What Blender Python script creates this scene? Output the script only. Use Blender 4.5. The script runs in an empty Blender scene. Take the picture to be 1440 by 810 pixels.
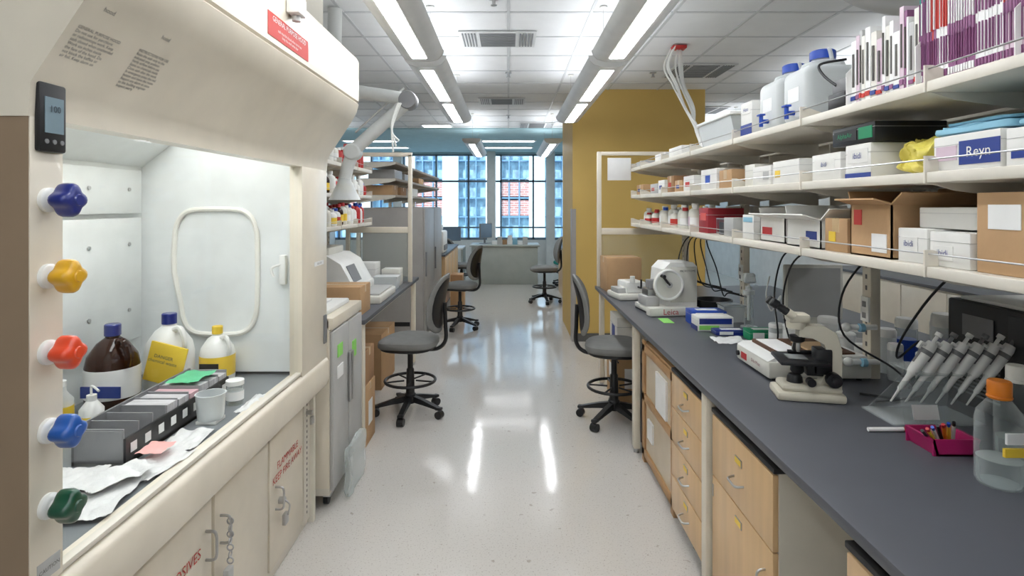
import bpy, bmesh, math, random
from mathutils import Matrix, Vector, noise
random.seed(7)
D=bpy.data; S=bpy.context.scene
H=1.68
def lin(c):
    c=c/255.0
    return c/12.92 if c<=0.04045 else ((c+0.055)/1.055)**2.4
def col(r,g,b): return (lin(r),lin(g),lin(b),1)
# ---------------------------------------------------------------- materials
MC={}
def nt(name):
    m=D.materials.new(name); m.use_nodes=True; n=m.node_tree
    n.nodes.clear(); o=n.nodes.new('ShaderNodeOutputMaterial'); return m,n,o
def M(name,rgb,rough=.5,metal=0,var=.05,scale=6,bump=0,coat=0,stretch=None,bscale=None):
    if name in MC: return MC[name]
    m,n,o=nt(name); N=n.nodes; L=n.links
    p=N.new('ShaderNodeBsdfPrincipled'); L.new(p.outputs[0],o.inputs[0])
    tc=N.new('ShaderNodeTexCoord'); mp=N.new('ShaderNodeMapping'); L.new(tc.outputs['Object'],mp.inputs[0])
    if stretch: mp.inputs['Scale'].default_value=stretch
    nz=N.new('ShaderNodeTexNoise'); nz.inputs['Scale'].default_value=scale; nz.inputs['Detail'].default_value=4
    L.new(mp.outputs[0],nz.inputs['Vector'])
    r=N.new('ShaderNodeValToRGB'); c=col(*rgb)
    r.color_ramp.elements[0].position=.3; r.color_ramp.elements[1].position=.7
    r.color_ramp.elements[0].color=tuple(x*(1-var) for x in c[:3])+(1,)
    r.color_ramp.elements[1].color=tuple(min(1,x*(1+var)) for x in c[:3])+(1,)
    L.new(nz.outputs['Fac'],r.inputs[0]); L.new(r.outputs[0],p.inputs['Base Color'])
    p.inputs['Roughness'].default_value=rough; p.inputs['Metallic'].default_value=metal
    p.inputs['Coat Weight'].default_value=coat
    if bump:
        b=N.new('ShaderNodeBump'); b.inputs['Strength'].default_value=bump; b.inputs['Distance'].default_value=.002
        n2=N.new('ShaderNodeTexNoise'); n2.inputs['Scale'].default_value=bscale or scale*10; L.new(tc.outputs['Object'],n2.inputs['Vector'])
        L.new(n2.outputs['Fac'],b.inputs['Height']); L.new(b.outputs[0],p.inputs['Normal'])
    MC[name]=m; return m
def clear(name,tint,fac=.15,body=(235,240,240),rough=.08):
    if name in MC: return MC[name]
    m,n,o=nt(name); N=n.nodes; L=n.links
    t=N.new('ShaderNodeBsdfTransparent'); t.inputs[0].default_value=col(*tint)
    p=N.new('ShaderNodeBsdfPrincipled'); p.inputs['Base Color'].default_value=col(*body); p.inputs['Roughness'].default_value=rough
    lw=N.new('ShaderNodeLayerWeight'); lw.inputs[0].default_value=.35
    ma=N.new('ShaderNodeMath'); ma.operation='MULTIPLY_ADD'; ma.inputs[1].default_value=.5; ma.inputs[2].default_value=fac; ma.use_clamp=True
    L.new(lw.outputs['Facing'],ma.inputs[0])
    nz=N.new('ShaderNodeTexNoise'); nz.inputs['Scale'].default_value=3
    mr=N.new('ShaderNodeMath'); mr.operation='MULTIPLY_ADD'; mr.inputs[1].default_value=.05; mr.inputs[2].default_value=rough
    L.new(nz.outputs['Fac'],mr.inputs[0]); L.new(mr.outputs[0],p.inputs['Roughness'])
    mx=N.new('ShaderNodeMixShader'); L.new(ma.outputs[0],mx.inputs[0]); L.new(t.outputs[0],mx.inputs[1]); L.new(p.outputs[0],mx.inputs[2])
    L.new(mx.outputs[0],o.inputs[0]); MC[name]=m; return m
def glassm(name,tint,k=.35):
    m,n,o=nt(name); N=n.nodes; L=n.links
    t=N.new('ShaderNodeBsdfTransparent'); t.inputs[0].default_value=col(*tint)
    g=N.new('ShaderNodeBsdfGlossy'); g.inputs['Roughness'].default_value=.03
    lw=N.new('ShaderNodeLayerWeight'); lw.inputs[0].default_value=.5
    pw=N.new('ShaderNodeMath'); pw.operation='POWER'; pw.inputs[1].default_value=4; L.new(lw.outputs['Facing'],pw.inputs[0])
    ma=N.new('ShaderNodeMath'); ma.operation='MULTIPLY_ADD'; ma.inputs[1].default_value=k; ma.inputs[2].default_value=.03; L.new(pw.outputs[0],ma.inputs[0])
    mx=N.new('ShaderNodeMixShader'); L.new(ma.outputs[0],mx.inputs[0]); L.new(t.outputs[0],mx.inputs[1]); L.new(g.outputs[0],mx.inputs[2])
    L.new(mx.outputs[0],o.inputs[0]); MC[name]=m; return m
def emis(name,rgb,s):
    m,n,o=nt(name); e=n.nodes.new('ShaderNodeEmission'); e.inputs[0].default_value=col(*rgb); e.inputs[1].default_value=s
    n.links.new(e.outputs[0],o.inputs[0]); MC[name]=m; return m
cream=M('cream_enamel',(229,220,202),.35,coat=.2)
cream2=M('cream_paint',(222,216,203),.4)
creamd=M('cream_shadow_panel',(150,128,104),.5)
white=M('white_plastic',(236,236,232),.35)
offw=M('offwhite_plastic',(224,222,212),.4)
hoodw=M('hood_liner_white',(232,236,236),.35,coat=.2)
grayp=M('gray_plastic',(124,124,126),.45)
ltgray=M('light_gray_metal',(184,184,182),.4)
fridge=M('gray_cabinet_paint',(160,156,151),.4)
dgray=M('dark_gray_fabric',(126,126,124),.85,bump=.4,scale=20)
black=M('black_plastic',(26,26,28),.4)
blackr=M('black_rubber',(32,32,34),.6)
counter=M('epoxy_counter',(84,86,92),.36,var=.06,scale=3)
hoodfl=M('hood_worktop_gray',(122,127,130),.3)
chrome=M('brushed_steel',(190,190,190),.28,metal=1)
card=M('cardboard',(190,154,114),.85,var=.08,bump=.2)
cardd=M('cardboard_dark',(166,128,92),.85,var=.1,bump=.2)
tape=M('packing_tape',(200,172,130),.3)
tapec=M('paper_label',(240,240,236),.6)
wood=M('maple_veneer',(220,184,138),.4,var=.07,scale=3,stretch=(6,6,.6),coat=.2)
woodd=M('maple_edge',(186,146,102),.5)
red=M('red_plastic',(190,44,44),.4); blue=M('blue_plastic',(30,75,180),.35); bluel=M('light_blue_tissue',(140,190,212),.7,bump=.5)
navy=M('navy_print',(42,64,140),.5); yel=M('yellow_plastic',(240,204,66),.4); org=M('orange_plastic',(240,136,30),.4)
redo=M('red_orange_knob',(228,72,34),.3,coat=.5); kblue=M('blue_knob',(22,40,126),.3,coat=.5); kyel=M('yellow_knob',(226,170,24),.3,coat=.5)
ksky=M('sky_knob',(24,86,168),.3,coat=.5); kgrn=M('green_knob',(8,74,50),.3,coat=.5)
green=M('green_print',(20,135,90),.5); green2=M('green_tissue',(96,190,140),.7); lgreen=M('green_sticker',(150,225,110),.5); mag=M('magenta_plastic',(175,28,98),.4)
purple=M('purple_cover',(136,80,122),.5); pinkp=M('pink_cover',(212,190,203),.5); teal=M('teal_fabric',(30,140,130),.7)
printed=M('print_ink',(95,92,88),.6); redprint=M('red_ink',(196,60,52),.6); whitep=M('white_paper',(238,238,236),.7)
towel=M('towel_paper',(222,222,220),.8,var=.05,scale=30,bump=.8,bscale=120)
yelbag=clear('yellow_film',(252,240,170),.62,(242,228,110),.25)
clr=clear('clear_plastic',(245,248,248),.10); frost=clear('frosted_plastic',(240,242,242),.5,(232,236,236),.3)
bglass=clear('bottle_glass',(248,251,250),.01); brown=clear('amber_glass',(110,55,20),.6,(58,28,14),.06)
acry=clear('acrylic',(250,252,252),.03)
sash=glassm('sash_glass',(253,254,254),.25); winglass=glassm('window_glass',(240,247,250),.2); splash=clear('splash_panel',(240,242,240),.12)
lens=emis('lamp_lens',(248,251,255),20); tlens=emis('troffer_and_fill_lens',(250,252,255),6); uplight=emis('lamp_uplight',(248,251,255),11.5); hoodlamp=emis('hood_lamp_lens',(252,253,252),12)
# ---------------------------------------------------------------- builder
I4=Matrix.Identity(4)
def T(x,y,z): return Matrix.Translation((x,y,z))
def R(a,ax): return Matrix.Rotation(math.radians(a),4,ax)
def RP(a,ax,p): return T(*p)@R(a,ax)@T(-p[0],-p[1],-p[2])
class B:
    def __init__(s,name,mat=None): s.n=name; s.V=[]; s.F=[]; s.MI=[]; s.SM=[]; s.mats=[]; s.M=mat or I4
    def mi(s,m):
        if m not in s.mats: s.mats.append(m)
        return s.mats.index(m)
    def raw(s,v,f,m,smooth=False,X=None):
        t=s.M@(X or I4); o=len(s.V); k=s.mi(m)
        s.V+= [t@Vector(p) for p in v]
        for q in f: s.F.append([i+o for i in q]); s.MI.append(k); s.SM.append(smooth)
        return s
    def box(s,x0,x1,y0,y1,z0,z1,m,bev=0,X=None,seg=2):
        if bev<=0:
            v=[(x0,y0,z0),(x1,y0,z0),(x1,y1,z0),(x0,y1,z0),(x0,y0,z1),(x1,y0,z1),(x1,y1,z1),(x0,y1,z1)]
            f=[(0,3,2,1),(4,5,6,7),(0,1,5,4),(1,2,6,5),(2,3,7,6),(3,0,4,7)]
            return s.raw(v,f,m,False,X)
        bm=bmesh.new(); bmesh.ops.create_cube(bm,size=1)
        for v in bm.verts: v.co=Vector(((x0+x1)/2+v.co.x*(x1-x0),(y0+y1)/2+v.co.y*(y1-y0),(z0+z1)/2+v.co.z*(z1-z0)))
        bev=min(bev,.45*min(abs(x1-x0),abs(y1-y0),abs(z1-z0)))
        bmesh.ops.bevel(bm,geom=bm.edges[:],offset=bev,segments=seg,affect='EDGES',profile=.5)
        bm.verts.index_update()
        v=[tuple(q.co) for q in bm.verts]; f=[[q.index for q in g.verts] for g in bm.faces]; bm.free()
        return s.raw(v,f,m,True,X)
    def lathe(s,prof,c,m,seg=24,X=None,axis='Z'):
        A={'Z':I4,'X':R(90,'Y'),'Y':R(-90,'X')}[axis]
        v=[];f=[]
        n=len(prof)
        for r,z in prof:
            for i in range(seg):
                a=2*math.pi*i/seg; v.append((max(r,1e-5)*math.cos(a),max(r,1e-5)*math.sin(a),z))
        for j in range(n-1):
            for i in range(seg):
                k=(i+1)%seg; f.append((j*seg+i,j*seg+k,(j+1)*seg+k,(j+1)*seg+i))
        f.append(list(range(seg))[::-1]); f.append([(n-1)*seg+i for i in range(seg)])
        return s.raw(v,f,m,True,(X or I4)@T(*c)@A)
    def cyl(s,c,r,h,m,axis='Z',r2=None,seg=20,X=None): return s.lathe([(r,0),(r if r2 is None else r2,h)],c,m,seg,X,axis)
    def ring(s,c,R0,r,m,X=None,seg=32,axis='Z'):
        A={'Z':I4,'X':R(90,'Y'),'Y':R(-90,'X')}[axis]; v=[];f=[];k=8
        for i in range(seg):
            a=2*math.pi*i/seg
            for j in range(k):
                b=2*math.pi*j/k; q=R0+r*math.cos(b); v.append((q*math.cos(a),q*math.sin(a),r*math.sin(b)))
        for i in range(seg):
            for j in range(k): f.append((i*k+j,((i+1)%seg)*k+j,((i+1)%seg)*k+(j+1)%k,i*k+(j+1)%k))
        return s.raw(v,f,m,True,(X or I4)@T(*c)@A)
    def blob(s,c,sc,m,e=.6,fn=None,X=None,nu=24,nv=14,e2=None):
        e2=e2 or e; v=[];f=[]
        P=lambda t,q: math.copysign(abs(t)**q,t)
        for j in range(nv+1):
            b=-math.pi/2+math.pi*j/nv
            for i in range(nu):
                a=2*math.pi*i/nu
                p=[sc[0]*P(math.cos(b),e2)*P(math.cos(a),e),sc[1]*P(math.cos(b),e2)*P(math.sin(a),e),sc[2]*P(math.sin(b),e2)]
                if fn: p=fn(p)
                v.append((c[0]+p[0],c[1]+p[1],c[2]+p[2]))
        for j in range(nv):
            for i in range(nu):
                k=(i+1)%nu; f.append((j*nu+i,j*nu+k,(j+1)*nu+k,(j+1)*nu+i))
        return s.raw(v,f,m,True,X)
    def tube(s,pts,r,m,X=None,sub=6,k=8,closed=False):
        P=[Vector(p) for p in pts]; Q=[]
        if sub>1 and len(P)>2:
            n=len(P); rg=range(n if closed else n-1)
            for i in rg:
                if closed: a,b,c,d=P[i-1],P[i],P[(i+1)%n],P[(i+2)%n]
                else: a=P[max(i-1,0)];b=P[i];c=P[i+1];d=P[min(i+2,n-1)]
                for t in range(sub):
                    u=t/sub; Q.append(.5*((2*b)+(c-a)*u+(2*a-5*b+4*c-d)*u*u+(3*b-a-3*c+d)*u**3))
            if not closed: Q.append(P[-1])
        else: Q=P
        v=[];f=[]; n=len(Q); up=Vector((0,0,1))
        for i,q in enumerate(Q):
            t=(Q[(i+1)%n]-Q[i-1]) if closed else (Q[min(i+1,n-1)]-Q[max(i-1,0)])
            t.normalize()
            if abs(t.dot(up))>.95: up=Vector((1,0,0)) if abs(t.x)<.9 else Vector((0,1,0))
            a=t.cross(up).normalized(); up=(a.cross(t)).normalized()
            for j in range(k):
                w=2*math.pi*j/k; v.append(tuple(q+a*math.cos(w)*r+up*math.sin(w)*r))
        for i in range(n if closed else n-1):
            for j in range(k): i2=(i+1)%n; f.append((i*k+j,i*k+(j+1)%k,i2*k+(j+1)%k,i2*k+j))
        if not closed: f.append(list(range(k))[::-1]); f.append([(n-1)*k+j for j in range(k)])
        return s.raw(v,f,m,True,X)
    def prism(s,poly,a0,a1,m,axis='Y',X=None,smooth=False):
        n=len(poly)
        def mk(p,a): return (p[0],a,p[1]) if axis=='Y' else ((a,p[0],p[1]) if axis=='X' else (p[0],p[1],a))
        v=[mk(p,a0) for p in poly]+[mk(p,a1) for p in poly]
        f=[(i,(i+1)%n,n+(i+1)%n,n+i) for i in range(n)]+[list(range(n))[::-1],list(range(n,2*n))]
        return s.raw(v,f,m,smooth,X)
    def quad(s,a,b,c,d,m): return s.raw([a,b,c,d],[(0,1,2,3)],m)
    def sheet(s,x0,x1,y0,y1,z,m,amp=.004,n=8,X=None,seed=0,ns=0):
        rr=random.Random(seed); v=[];f=[]
        ph=[rr.uniform(0,6) for _ in range(4)]
        for i in range(n+1):
            for j in range(n+1):
                u=i/n;w=j/n; h=amp*(1.2+math.sin(6*u+ph[0]+3*w)+.2*math.sin(11*w+ph[1]))
                ex=ey=0
                if ns:
                    q=Vector((u*2.6+seed*3,w*2.6,seed)); h=abs(noise.noise(q))*ns+abs(noise.noise(q*2.7))*ns*.3
                    ex=noise.noise(q*1.1+Vector((9,0,0)))*.006; ey=noise.noise(q*1.1+Vector((0,9,0)))*.006
                v.append((x0+(x1-x0)*u+ex,y0+(y1-y0)*w+ey,z+h))
        for i in range(n):
            for j in range(n): f.append((i*(n+1)+j,(i+1)*(n+1)+j,(i+1)*(n+1)+j+1,i*(n+1)+j+1))
        return s.raw(v,f,m,True,X)
    def text(s,txt,size,o,u,v,m,al='CENTER',X=None,sp=1.0):
        cu=D.curves.new('t','FONT'); cu.body=txt; cu.size=size; cu.align_x=al; cu.align_y='CENTER'; cu.resolution_u=2; cu.space_line=sp
        ob=D.objects.new('t',cu); S.collection.objects.link(ob)
        dg=bpy.context.evaluated_depsgraph_get(); me=ob.evaluated_get(dg).to_mesh()
        u=Vector(u).normalized(); v=Vector(v).normalized(); nn=u.cross(v); o=Vector(o)+nn*.0012
        vs=[tuple(o+u*q.co.x+v*q.co.y) for q in me.vertices]; fs=[list(p.vertices) for p in me.polygons]
        s.raw(vs,fs,m,False,X); D.objects.remove(ob); D.curves.remove(cu); return s
    def done(s):
        me=D.meshes.new(s.n)
        xs=[v.x for v in s.V]; ys=[v.y for v in s.V]; zs=[v.z for v in s.V]
        o=Vector(((min(xs)+max(xs))/2,(min(ys)+max(ys))/2,min(zs)))
        me.from_pydata([tuple(v-o) for v in s.V],[],s.F)
        for m in s.mats: me.materials.append(m)
        for p,k,sm in zip(me.polygons,s.MI,s.SM): p.material_index=k; p.use_smooth=sm
        bm=bmesh.new(); bm.from_mesh(me); bmesh.ops.recalc_face_normals(bm,faces=bm.faces[:]); bm.to_mesh(me); bm.free()
        me.set_sharp_from_angle(angle=math.radians(38))
        ob=D.objects.new(s.n,me); ob.location=o; S.collection.objects.link(ob); return ob
PX=((0,1,0),(0,0,1)); NX=((0,-1,0),(0,0,1)); NY=((1,0,0),(0,0,1))
def rumple(a,fr,sd,keep=0):
    def f(p):
        q=Vector(p)*fr+Vector((sd,sd*2,sd*3)); d=noise.noise_vector(q)+.5*noise.noise_vector(q*2.3)
        return [p[0]+a*d[0],p[1]+a*d[1],p[2]+a*d[2]*(1 if p[2]>0 else keep)]
    return f
# ---------------------------------------------------------------- room shell
XL,XR,YB,YF,ZC=-4.6,5.2,-1.6,15.1,3.1
m,n,o=nt('polished_vinyl_floor'); N=n.nodes;L=n.links
p=N.new('ShaderNodeBsdfPrincipled'); L.new(p.outputs[0],o.inputs[0]); tc=N.new('ShaderNodeTexCoord')
nz=N.new('ShaderNodeTexNoise'); nz.inputs['Scale'].default_value=120; nz.inputs['Detail'].default_value=3; L.new(tc.outputs['Object'],nz.inputs['Vector'])
r=N.new('ShaderNodeValToRGB'); r.color_ramp.elements[0].position=.26; r.color_ramp.elements[0].color=col(158,152,144); r.color_ramp.elements[1].position=.42; r.color_ramp.elements[1].color=col(203,199,193)
L.new(nz.outputs['Fac'],r.inputs[0])
n4=N.new('ShaderNodeTexNoise'); n4.inputs['Scale'].default_value=22; n4.inputs['Detail'].default_value=2; L.new(tc.outputs['Object'],n4.inputs['Vector'])
r4=N.new('ShaderNodeValToRGB'); r4.color_ramp.elements[0].position=.70; r4.color_ramp.elements[0].color=(1,1,1,1); r4.color_ramp.elements[1].position=.74; r4.color_ramp.elements[1].color=(.72,.69,.66,1)
L.new(n4.outputs['Fac'],r4.inputs[0])
mxc=N.new('ShaderNodeMix'); mxc.data_type='RGBA'; mxc.blend_type='MULTIPLY'; mxc.inputs[0].default_value=1; L.new(r.outputs[0],mxc.inputs[6]); L.new(r4.outputs[0],mxc.inputs[7]); L.new(mxc.outputs[2],p.inputs['Base Color'])
n2=N.new('ShaderNodeTexNoise'); n2.inputs['Scale'].default_value=1.6; n2.inputs['Detail'].default_value=5; L.new(tc.outputs['Object'],n2.inputs['Vector'])
mr=N.new('ShaderNodeMapRange'); mr.inputs[3].default_value=.06; mr.inputs[4].default_value=.14; L.new(n2.outputs['Fac'],mr.inputs[0]); L.new(mr.outputs[0],p.inputs['Roughness'])
n3=N.new('ShaderNodeTexNoise'); n3.inputs['Scale'].default_value=9; n3.inputs['Detail'].default_value=3; L.new(tc.outputs['Object'],n3.inputs['Vector'])
bp=N.new('ShaderNodeBump'); bp.inputs['Strength'].default_value=.09; bp.inputs['Distance'].default_value=.01; L.new(n3.outputs['Fac'],bp.inputs['Height']); L.new(bp.outputs[0],p.inputs['Normal'])
p.inputs['Specular IOR Level'].default_value=.6; floorm=m
ceilm=M('ceiling_tile',(226,228,229),.9,var=.02,bump=.6,bscale=120)
tbar=M('ceiling_tbar',(198,201,203),.6)
ceilb=M('daylight_tint_blue',(168,200,206),.8)  # bluish window daylight painted into the colour
wallw=M('wall_paint_white',(222,224,222),.7); ochre=M('ochre_wall_paint',(210,176,98),.6,var=.03,scale=2)
B('floor').box(XL,XR,YB,YF,-.1,0,floorm).done()
b=B('ceiling').box(XL,XR,YB,YF,ZC,ZC+.1,ceilm)
for x in [-4.27+.61*i for i in range(16)]: b.box(x-.011,x+.011,YB,10.5,ZC-.006,ZC,tbar)
y=-1.3
while y<10.5:
    b.box(XL,XR,y-.011,y+.011,ZC-.0055,ZC,tbar); y+=.61
b.done()
B('ceiling_daylight_tint').box(XL,XR,10.5,YF,ZC-.03,ZC-.001,ceilb).done()  # thin ceiling slab carrying the painted daylight tint near the windows
B('wall_left').box(XL-.1,XL,YB,YF,0,ZC,wallw).done()
B('wall_right').box(XR,XR+.1,YB,YF,0,ZC,wallw).done()
B('wall_back').box(XL,XR,YB-.1,YB,0,ZC,wallw).done()
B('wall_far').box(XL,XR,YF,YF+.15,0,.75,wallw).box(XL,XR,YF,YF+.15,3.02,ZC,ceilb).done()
mull=M('window_mullion',(112,130,144),.4,metal=.2)
b=B('window_1')
x=XL+.1
while x<XR:
    b.box(x-.022,x+.022,YF,YF+.12,.75,3.02,mull); x+=.86
b.box(XL,XR,YF,YF+.12,.75,.81,mull).box(XL,XR,YF,YF+.12,2.28,2.33,mull).box(XL,XR,YF,YF+.12,2.98,3.02,mull)
b.box(XL,XR,YF-.04,YF+.0,1.06,1.10,mull)
b.quad((XL,YF+.06,.81),(XR,YF+.06,.81),(XR,YF+.06,2.98),(XL,YF+.06,2.98),winglass).done()
b=B('window_column')
for x in (-2.9,-.45,1.1): b.box(x-.11,x+.11,YF-.28,YF-.06,0.0,ZC-.031,wallw,.004)
b.done()
brick=D.materials.new('exterior_brick'); brick.use_nodes=True; n=brick.node_tree; p=n.nodes['Principled BSDF']
bt=n.nodes.new('ShaderNodeTexBrick'); bt.inputs['Color1'].default_value=col(206,150,142); bt.inputs['Color2'].default_value=col(190,132,124); bt.inputs['Mortar'].default_value=col(220,212,208)
bt.inputs['Scale'].default_value=1; bt.inputs['Brick Width'].default_value=.3; bt.inputs['Row Height'].default_value=.1; bt.inputs['Mortar Size'].default_value=.01
mp=n.nodes.new('ShaderNodeMapping'); mp.inputs['Rotation'].default_value=(math.radians(90),0,0); tc=n.nodes.new('ShaderNodeTexCoord')
n.links.new(tc.outputs['Object'],mp.inputs[0]); n.links.new(mp.outputs[0],bt.inputs['Vector']); n.links.new(bt.outputs[0],p.inputs['Base Color'])
fblue=M('exterior_blue_glass',(176,212,232),.6,var=.4,scale=5,stretch=(1,1,.6)); fwhite=M('exterior_stone',(214,226,234),.8,var=.1); fdark=M('exterior_frame',(110,150,184),.6)
b=B('office_building').box(-14,13,25.4,26,-6,14,fblue)
x=-12.4;i=0
while x<12:
    b.box(x,x+.7,24.9,25.6,-6,14,fwhite)
    if i%2==0:
        for z in (-2.6,1.2,2.05,6): b.box(x+.7,x+1.9,25.1,25.45,z,z+.68,brick)
    for k in (1.0,1.45): b.box(x+k,x+k+.05,25.0,25.4,-6,14,fdark)
    for z in (0,1.12,1.95,2.8,3.6,4.6,6): b.box(x+.7,x+1.9,25.02,25.4,z,z+.06,fdark)
    x+=1.9;i+=1
b.done()
B('exterior_ground').box(-14,13,15.4,24.8,-6.2,-6,M('asphalt',(150,155,160),.9)).done()
B('wall_column').box(.79,2.42,7.0,8.3,0,ZC,ochre).done()
B('trim_2').box(.775,.83,6.985,7.0,.0,1.63,fridge).box(.775,.79,7.0,7.1,0,1.63,fridge).done()
B('baseboard_column').box(.845,2.42,6.985,6.999,0,.1,M('gray_base',(90,88,84),.6)).done()
vslot=M('vent_slot',(128,130,132),.6)
def vent(x,y,w=.61,d=.61):
    b=B('ceiling_vent').box(x-w/2,x+w/2,y-d/2,y+d/2,ZC-.015,ZC-.0065,M('vent_white',(206,208,208),.5))
    for i in range(11):
        yy=y-d/2+.05+i*(d-.1)/10; b.box(x-w/2+.17,x+w/2-.17,yy-.008,yy+.008,ZC-.022,ZC-.012,vslot)
    for sx in(-1,1):
        for i in range(5):
            xx=x+sx*(w/2-.13+i*.025); b.box(xx-.006,xx+.006,y-d/2+.04,y+d/2-.04,ZC-.022,ZC-.012,vslot)
    b.done()
vent(-.09,4.85,.64,.45); vent(-.09,7.75,.62,.45); vent(2.0,6.0); vent(2.9,8.5); vent(.5,10.1)
for (x,y) in ((.0,6.1),(0,9.0),(-.1,3.9),(1.55,6.1),(-1.9,6.4)):
    B('sprinkler_head').cyl((x,y,ZC-.012),.035,.012,chrome).cyl((x,y,ZC-.05),.012,.04,chrome).cyl((x,y,ZC-.054),.022,.005,chrome).done()
fg=M('fixture_gray',(226,228,228),.45); fc=M('fixture_cap',(206,206,204),.4)
def pendant(x,y0,y1,z=2.62):
    b=B('pendant_light')
    prof=[(-.14,.055),(-.13,.026),(-.105,.0),(-.06,-.014),(.06,-.014),(.105,.0),(.13,.026),(.14,.055),(.1,.06),(.06,.062),(-.06,.062),(-.1,.06)]
    b.prism([(x+a,z+c) for a,c in prof],y0,y1,fg,smooth=True)
    for yy in (y0-.012,y1): b.prism([(x+a*1.03,z+c*1.05) for a,c in prof],yy,yy+.012,fc)
    g=(y1-y0)/2
    for i in range(2):
        a=y0+.09+i*g; c=a+g-.18
        b.box(x-.044,x+.044,a,c,z-.021,z-.0165,lens,0)
        b.box(x-.054,x+.054,a-.012,c+.012,z-.0175,z-.0145,white)
    b.box(x-.05,x+.05,y0+.05,y1-.05,z+.063,z+.065,uplight)
    for yy in (y0+.25,y1-.25):
        b.cyl((x,yy,z+.06),.0018,ZC-z-.075,chrome,seg=6).cyl((x,yy,ZC-.016),.03,.01,white)
    b.done()
for x in (-.56,.68):
    pendant(x,1.1,3.67); pendant(x,3.82,6.45); pendant(x,8.6,11.0)
    pendant(x,-1.4,.9)
for x in (-3.2,3.3):
    for y in (.5,4,8): pendant(x,y,y+2.4)
for x in(-3,.0,3):
    for y in (12.2,13.6): B('ceiling_troffer_and_fill').box(x-.6,x+.6,y,y+.3,ZC-.045,ZC-.031,white).box(x-.56,x+.56,y+.03,y+.27,ZC-.047,ZC-.045,tlens).done()  # fill panels added to brighten the dark far end
B('ceiling_troffer_and_fill').box(-1.55,-1.0,10.0,10.3,ZC-.02,ZC-.0065,white).box(-1.52,-1.03,10.02,10.28,ZC-.022,ZC-.02,tlens).done()
# ---------------------------------------------------------------- fume hood
hx=-.97; y0,y1=1.153,3.04
b=B('fume_hood')
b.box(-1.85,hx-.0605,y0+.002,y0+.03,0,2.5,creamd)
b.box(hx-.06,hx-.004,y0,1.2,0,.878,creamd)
b.box(hx-.06,hx,y0,1.24,.88,1.93,cream,.003)
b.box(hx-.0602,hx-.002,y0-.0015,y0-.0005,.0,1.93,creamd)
b.box(-1.75,hx-.06,1.21,1.24,.88,2.3,hoodw)
b.box(hx-.06,hx,2.676,y1-.0015,.86,1.9,cream,.003)
b.box(-1.76,hx-.061,2.73,2.76,.88,2.3,hoodw)
b.box(-1.85,hx-.061,y1-.03,y1-.001,0,2.5,cream2)
b.box(-1.8,-1.76,y0+.03,y1-.03,.7,2.5,hoodw)
b.box(-1.76,hx-.03,y0+.03,y1-.03,2.3,2.33,hoodw)
b.prism([(-1.755,2.02),(-1.4,2.298),(-1.42,2.298),(-1.76,2.0)],1.24,2.73,hoodw)
b.prism([(-1.755,1.86),(-1.55,2.02),(-1.57,2.03),(-1.759,1.9)],1.24,2.728,hoodw)
b.box(-1.752,-1.735,1.3,2.69,1.06,1.62,hoodw,.004).box(-1.752,-1.735,1.3,2.69,1.64,1.84,hoodw,.004)
for yy in (2.35,2.6):
    for zz in (1.2,1.5,1.75): b.cyl((-1.735,yy,zz),.008,.006,chrome,axis='X')
b.box(-1.76,hx-.02,y0+.03,y1-.03,.83,.865,hoodfl)
b.box(-1.0,hx-.012,1.24,2.676,.865,.878,ltgray,.003)
prof=[(hx,1.86),(hx+.005,1.93),(-.84,2.12),(-.812,2.17),(-.80,2.215),(-.807,2.222),(-.80,2.23),(-.80,2.44),(-.81,2.46),(-.97,2.53),(-1.03,2.53),(-1.03,1.86)]
b.prism(prof,y0-.004,y1,cream)
b.box(-1.85,-.99,y0,y1-.002,2.5,ZC-.002,cream2)
b.prism([(-1.04,.872),(-.985,.874),(-.966,.866),(-.957,.85),(-.957,.755),(-.968,.725),(-1.06,.71),(-1.06,.83)],1.16,y1-.01,cream)
b.box(-1.8,-1.065,y0+.03,y1-.03,.0,.83,cream2)
for a,c in ((1.2,1.56),(1.575,2.01),(2.03,2.48),(2.5,2.9)): b.box(-1.066,-1.048,a,c,.06,.69,cream,.003)
b.box(-1.066,-1.052,2.93,3.03,.03,.69,cream2)
for i in range(22): b.box(-1.0525,-1.0515,2.965,2.975,.07+i*.028,.083+i*.028,black)
for yy,zz in ((1.97,.5),(2.07,.5),(2.56,.36)):
    b.tube([(-1.05,yy,zz+.05),(-1.015,yy,zz+.045),(-1.01,yy,zz),(-1.015,yy,zz-.045),(-1.05,yy,zz-.05)],.005,chrome)
for k in range(7): b.ring((-1.012,2.07,.53-k*.024),.011,.0028,chrome,seg=12,axis='X' if k%2 else 'Y')
b.box(-1.03,-1.008,2.05,2.09,.31,.36,ltgray,.004)
b.cyl((-1.046,2.60,.33),.016,.025,chrome,axis='X').box(-1.03,-1.012,2.585,2.625,.22,.27,chrome,.004)
b.tube([(-1.02,2.6,.33),(-1.0,2.6,.31),(-1.01,2.61,.26)],.004,chrome)
b.cyl((-1.05,2.96,.60),.012,.03,chrome,axis='X').box(-1.03,-1.015,2.945,2.975,.54,.58,chrome,.003)
b.text('FLAMMABLE\nKEEP FIRE AWAY',.047,(-1.047,2.70,.47),*PX,redprint,sp=1.1)
b.text('CORROSIVES',.05,(-1.047,1.79,.495),*PX,redprint)
su=(0,1,0); sv=Vector((.125,0,.19)).normalized()
def slope(y,z): return (-.965+.125*(z-1.93)/.19+.0008,y,z-.0005)
txt="GENERAL PURPOSE HOOD\nDo not use for perchloric\nor radioisotope work. Keep\nsash closed when unattended\nWork six inches inside\nthe face of the hood. Do\nnot block the baffles or\nair foil. Keep alarm on"
b.text(txt,.0105,slope(1.17,2.02),su,sv,printed,al='LEFT',sp=.95)
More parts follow.
